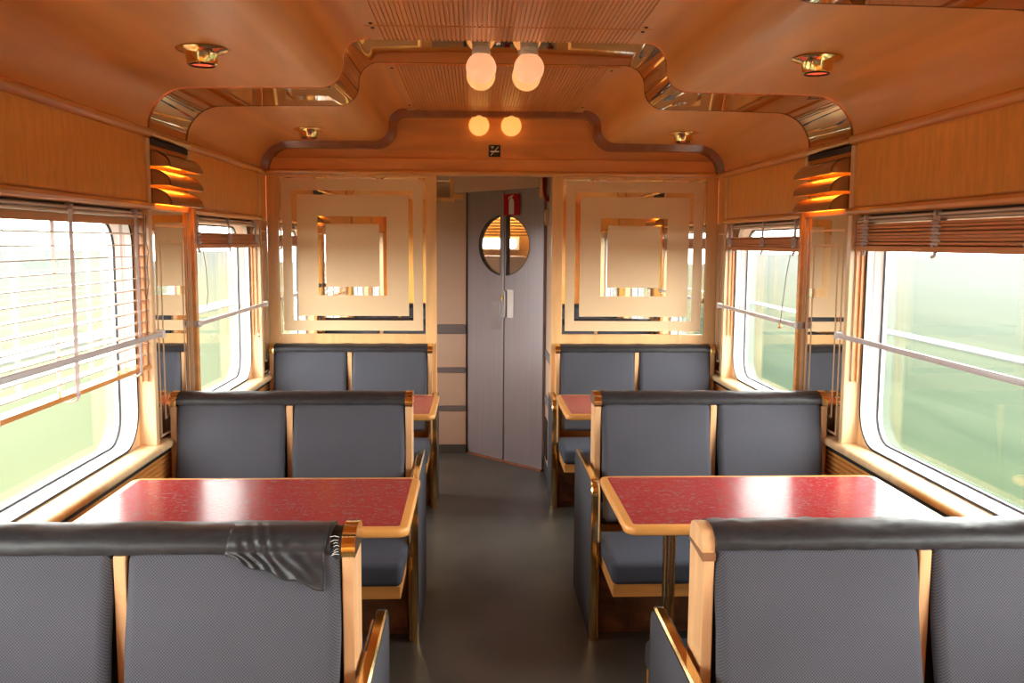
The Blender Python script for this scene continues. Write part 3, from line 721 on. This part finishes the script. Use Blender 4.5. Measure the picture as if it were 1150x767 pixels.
# ================================================================== BLINDS AND BARS
def blind(s, y0, y1, zs, zrail, label, tapes, pale=False, head=(1.690, 1.716)):
    yc = (y0+y1)/2; h = (y1-y0)/2 - 0.012
    t = thing('venetian_blind', label, 'blind', (s*1.418, yc, 1.72), 'wooden venetian blinds')
    wm = M['slatpale'] if pale else M['slat']
    Z = lambda z: z-1.72
    MB().box(0.0, s*0.022, -h, h, Z(head[0]), Z(head[1]+0.005)).build('rail_backing', M['dark'], t)
    b = MB()
    for zz, xx in ((head[1]-0.008, -s*0.006), (head[0]+0.005, -s*0.010)): b.tube([(xx, -h, Z(zz)), (xx, h, Z(zz))], 0.0065, 10)
    b.build('head_rail', M['headrail'], t, 60)
    MB().rbox(-0.026, -0.019, -h, h, Z(1.662), Z(1.690), 0.002, 1).build('valance', M['slat'], t) if pale else None
    th = 0.0016 if pale else 0.0042
    sl = MB().rbox(-0.026, 0.026, -h, h, -th, th, 0.0012, 1).mesh('slat', wm)
    for i, z in enumerate(zs):
        o = put('slat', sl, t, ((0 if pale else 0.0012*math.sin(i*2.1)), 0.003*math.sin(i*2.1), Z(z)))
        o.rotation_euler = (0.0, s*(0.05 if pale else 0.10+0.05*math.sin(i*1.7)), 0.0)
    MB().rbox(-0.027, 0.027, -h, h, Z(zrail), Z(zrail+(0.016 if pale else 0.021)), 0.004, 1).build('bottom_rail', M['slat'] if not pale else M['mould'], t)
    for ty in tapes:
        tp = MB(); zt, zb = Z(1.70), Z(zrail)
        if pale:
            for x in (-0.029, 0.029): tp.box(x-0.0006, x+0.0006, ty-yc-0.014, ty-yc+0.014, zb, zt)
            tp.build('ladder_tape', M['tapelit'], t)
            MB().tube([(0.027*math.cos(a)*1.1*(-s), ty-yc+0.012*math.sin(a), Z(zrail)+0.006-0.024*abs(math.sin(a))) for a in [math.pi*i/10 for i in range(11)]], 0.005, 6).build('tape_loop', M['tapelit'], t, 60)
        else:
            ztop = max(zs)+0.006
            tp.box(-s*0.029-0.0008, -s*0.029+0.0008, ty-yc-0.016, ty-yc+0.016, Z(ztop), zt)
            tp.build('ladder_tape', M['tape'], t)
            lp = MB(); zz = sorted(zs)
            for i in range(len(zz)):
                z = Z(zz[i]); dy = 0.006*(-1)**i
                lp.tube([(-s*0.026, ty-yc-0.012+dy, z), (-s*0.037, ty-yc-0.006+dy, z+0.004), (-s*0.040, ty-yc+0.004+dy, z+0.002), (-s*0.034, ty-yc+0.013+dy, z-0.004), (-s*0.026, ty-yc+0.016+dy, z-0.005)], 0.0065, 6)
            lp.tube([(-s*0.03, ty-yc, Z(zrail)+0.004), (-s*0.034, ty-yc+0.005, Z(zrail)-0.012), (-s*0.03, ty-yc+0.022, Z(zrail)-0.014)], 0.006, 6)
            lp.build('slack_tape', M['tape'], t, 60)
        MB().rbox(-0.021, 0.021, ty-yc+0.03, ty-yc+0.048, Z(head[0])-0.004, Z(head[1])+0.004, 0.003, 1).build('rail_clip', M['tape'], t)
    return t, yc
W1, W2 = OPEN[1], OPEN[0]
zs_down = [1.628 - 0.0425*i for i in range(12)]
tl, ycl = blind(-1, W1[0], W1[1], zs_down, 1.105, 'lowered wooden blind with open slats at the near left window', (2.46, 2.96, 3.52), True)
def cord(parent, yc, s, pts, r=0.0016, knob=None):
    P = [(-s*(1.418-abs(p[0])), p[1]-yc, p[2]-1.72) for p in pts]
    c = MB().tube(P, r, 6).build('pull_cord', M['cord'], parent, 60)
    if knob: MB().lathe([(0, 0.012), (0.006, 0.009), (0.009, 0), (0.007, -0.012), (0, -0.016)], P[-1], 10).build('cord_toggle', M['brass'], c, 60)
cord(tl, ycl, -1, [(1.384, 3.615, 1.70), (1.383, 3.60, 1.60), (1.382, 3.622, 1.56), (1.382, 3.60, 1.50), (1.382, 3.615, 1.44), (1.382, 3.585, 1.38)])
cord(tl, ycl, -1, [(1.384, 3.59, 1.70), (1.384, 3.585, 1.4), (1.384, 3.59, 1.13)])
stack1 = [1.607 + 0.0118*i for i in range(7)]
tr_, ycr = blind(1, W1[0], W1[1], stack1, 1.580, 'raised wooden blind bundled above the near right window', (2.45, 2.97, 3.52))
cord(tr_, ycr, 1, [(1.384, 3.60, 1.70), (1.383, 3.60, 1.4), (1.383, 3.585, 1.2), (1.383, 3.592, 1.06)])
stack2 = [1.594 + 0.0102*i for i in range(5)]
t2l, yc2l = blind(-1, W2[0], W2[1], stack2, 1.568, 'raised wooden blind bundled above the far left window', (4.29, 4.83, 5.40))
cord(t2l, yc2l, -1, [(1.372, 4.30, 1.575), (1.370, 4.34, 1.48), (1.370, 4.36, 1.36), (1.370, 4.33, 1.29), (1.370, 4.29, 1.30)])
cord(t2l, yc2l, -1, [(1.378, 5.46, 1.69), (1.374, 5.47, 1.5), (1.372, 5.475, 1.2), (1.376, 5.42, 1.10), (1.378, 5.38, 1.06)], knob=True)
t2r, yc2r = blind(1, W2[0], W2[1], stack2, 1.568, 'raised wooden blind bundled above the far right window', (4.31, 4.80, 5.40))
cord(t2r, yc2r, 1, [(1.376, 4.32, 1.575), (1.360, 4.33, 1.45), (1.350, 4.34, 1.30), (1.344, 4.345, 1.215)], 0.002, True)
cord(t2r, yc2r, 1, [(1.378, 5.46, 1.69), (1.376, 5.47, 1.4), (1.374, 5.46, 1.2)])
def window_bar(s, y0, y1, z, label):
    t = thing('window_bar', label, 'rail', (s*1.364, (y0+y1)/2, z), 'guard bars across the windows')
    h = (y1-y0)/2
    MB().rbox(-0.006, 0.006, -h, h, -0.010, 0.010, 0.004, 2).build('bar', M['rod'], t, 40)
    for y in (-h+0.02, h-0.02): MB().rbox(-s*0.008, s*0.026, y-0.014, y+0.014, -0.016, 0.016, 0.003, 1).build('bracket', M['clip'], t)
window_bar(-1, 2.33, 3.715, 1.235, 'grey guard bar across the near left window, over the lowered slats')
window_bar(1, 2.33, 3.715, 1.235, 'grey guard bar across the near right window')
window_bar(-1, 4.17, 5.56, 1.232, 'grey guard bar across the far left window')
window_bar(1, 4.16, 5.555, 1.232, 'grey guard bar across the far right window')

# ================================================================== LAMPS
def louvre_lamp(s, yc, label):
    t = thing('louvred_wall_lamp', label, 'lamp', (s*1.398, yc, 1.75), 'amber louvred wall lamps')
    MB().box(0, -s*0.006, -0.235, 0.235, 0.0, 0.25).build('back_plate', M['oldbrass'], t)
    for k in range(3):
        z = -0.010 + k*0.074
        b = MB(); pr = [(-s*0.006, z+0.070)] + [(-s*(0.006+0.074*math.sin(a)), z+0.006+0.064*math.cos(a)) for a in [math.pi/2*i/7 for i in range(1, 8)]]
        inn = [(-s*0.006, z+0.066)] + [(-s*(0.006+0.070*math.sin(a)), z+0.004+0.061*math.cos(a)) for a in [math.pi/2*i/7 for i in range(1, 8)]]
        b.prism(pr + list(reversed(inn)), 'y', -0.212, 0.222)
        for y in (-0.212, 0.219): b.prism(pr + [(-s*0.006, z+0.008)], 'y', y, y+0.003)
        b.build('louvre', M['hood'], t, 40)
        MB().tube([(-s*0.024, -0.19, z+0.030), (-s*0.024, 0.19, z+0.030)], 0.008, 8).build('lamp_tube', M['tube'], t, 60)
M['hood'] = wood('bronzed_louvre', (0.46, 0.23, 0.10), 0.08, 0.25, 0.3)
louvre_lamp(-1, 3.935, 'amber louvred wall lamp above the left pier mirror')
louvre_lamp(1, 3.935, 'amber louvred wall lamp above the right pier mirror')
def globe_mesh(r, n=24):
    return [(0, -r)] + [(r*math.sin(math.pi*i/14), -r*math.cos(math.pi*i/14)) for i in range(1, 14)] + [(0.02, r*0.97)]
gm = MB().lathe(globe_mesh(0.062), (0, 0, -0.082), 28).mesh('globe', M['globe'], 60)
gmr = MB().lathe(globe_mesh(0.062), (0, 0, -0.082), 28).mesh('globe', M['globerear'], 60)
gmf = MB().lathe(globe_mesh(0.062), (0, 0, -0.082), 28).mesh('globe', M['globefar'], 60)
bm_ = MB().lathe([(0, 0), (0.036, 0), (0.036, -0.016), (0.038, -0.018), (0.038, -0.030), (0.030, -0.036), (0, -0.036)], (0, 0, 0), 24).mesh('socket', M['porcelain'], 40)
for y, z, nm, g in ((3.84, 2.3925, 'hanging from the near half of the ceiling mirror', gm), (4.02, 2.3925, 'behind, in the second row on the ceiling mirror', gmr), (5.66, 2.387, 'at the far partition arch', gmf)):
    for s, sd in ((-1, 'left'), (1, 'right')):
        t = thing('globe_lamp', '%s glowing globe lamp %s' % (sd, nm), 'lamp', (s*0.0975, y, z), 'glowing ceiling globes')
        put('socket', bm_, t); put('globe', g, t)
fl_ = MB().lathe([(0.030, 0), (0.078, 0), (0.080, -0.004), (0.070, -0.010), (0.056, -0.012), (0.050, -0.018), (0.046, -0.048), (0.040, -0.050), (0.036, -0.046), (0.036, -0.02), (0, -0.02)], n=28).mesh('brass_cup', M['brass'], 40)
rb = MB().lathe([(0.0405, -0.0495), (0.0405, -0.053), (0.0365, -0.053), (0.0365, -0.0495), (0.0405, -0.0495)], n=24).mesh('black_rim', M['black'], 40)
lp = MB().lathe([(0, -0.0495), (0.036, -0.047), (0.036, -0.035), (0, -0.035)], n=20).mesh('red_lens', M['redlamp'], 40)
for x, y, nm in ((-0.972, 2.98, 'near left'), (0.972, 2.98, 'near right'), (-1.0, 5.0, 'far left'), (1.0, 5.0, 'far right')):
    t = thing('ceiling_spotlight', 'brass cup spotlight with red lens on the %s ceiling' % nm, 'lamp', (x, y, 2.1985), 'brass ceiling spotlights')
    put('brass_cup', fl_, t); put('black_rim', rb, t); put('red_lens', lp, t)

# ================================================================== SIGNS
t = thing('no_smoking_sign', 'small black no smoking sign on the wood panel over the doorway', 'sign', (-0.002, YP-0.061, 2.123))
MB().prism(rrect(-0.036, 0.036, 0, 0.071, 0.004, 3), 'y', -0.003, 0).build('plate', M['black'], t)
MB().box(-0.026, 0.027, -0.0042, -0.003, 0.028, 0.036).build('cigarette', M['white'], t)
MB().box(-0.012, 0.012, -0.0042, -0.003, 0.0365, 0.039).build('ember', M['red'], t)
MB().prism([(-0.025, 0.010), (-0.021, 0.008), (0.026, 0.060), (0.022, 0.062)], 'y', -0.0046, -0.003).build('slash', M['white'], t)
MB().prism([(-0.024, 0.061), (-0.016, 0.064), (-0.006, 0.062), (-0.004, 0.057), (-0.010, 0.053), (-0.016, 0.047), (-0.019, 0.050), (-0.014, 0.056), (-0.018, 0.058)], 'y', -0.0042, -0.003).build('smoke_curl', M['signgrey'], t)
MB().box(-0.020, 0.022, -0.0038, -0.003, 0.014, 0.0165).build('caption_line', mat('sign_dim', (0.06, 0.05, 0.06), 0.5), t)
t = thing('fire_extinguisher_sign', 'red sign with white fire extinguisher above the door window', 'sign', (0, 0, 0))
t.matrix_world = door.matrix_world @ Matrix.Translation((0.404, -0.012, 1.795))
MB().box(0, 0.162, -0.003, 0.0, 0, 0.150).build('plate', M['red'], t)
MB().prism([(0.056, 0.008), (0.106, 0.008), (0.106, 0.098), (0.098, 0.114), (0.088, 0.118), (0.088, 0.128), (0.076, 0.128), (0.076, 0.118), (0.065, 0.114), (0.056, 0.098)], 'y', -0.0045, -0.003).build('cylinder', M['signgrey'], t)
MB().prism([(0.074, 0.127), (0.102, 0.138), (0.100, 0.143), (0.070, 0.137), (0.054, 0.128), (0.046, 0.113), (0.053, 0.110), (0.061, 0.122)], 'y', -0.0045, -0.003).build('hose', M['signgrey'], t)
t = thing('emergency_handle', 'red hose handle hanging at the top right of the door', 'handle', (0.345, 6.22, 1.87))
MB().tube([(-0.004, 0, 0.18), (-0.002, 0, 0.10), (0.004, -0.01, 0.05), (0.014, -0.02, 0.02), (0.022, -0.02, 0.012)], 0.011, 8).build('red_grip', M['red'], t, 60)
MB().tube([(0.024, -0.02, 0.010), (0.027, -0.02, 0.03), (0.027, -0.02, 0.05)], 0.006, 8).build('black_end', M['black'], t, 60)
t = thing('wall_switch_box', 'small cream box on the narrow wall right of door', 'switch', (0.374, 6.22, 1.72))
MB().rbox(-0.024, 0, -0.05, 0.05, 0, 0.105, 0.004, 1).build('cover', M['tanlam'], t)
MB().rbox(-0.028, -0.022, -0.03, 0.03, 0.02, 0.085, 0.004, 1).build('rocker', M['white'], t)
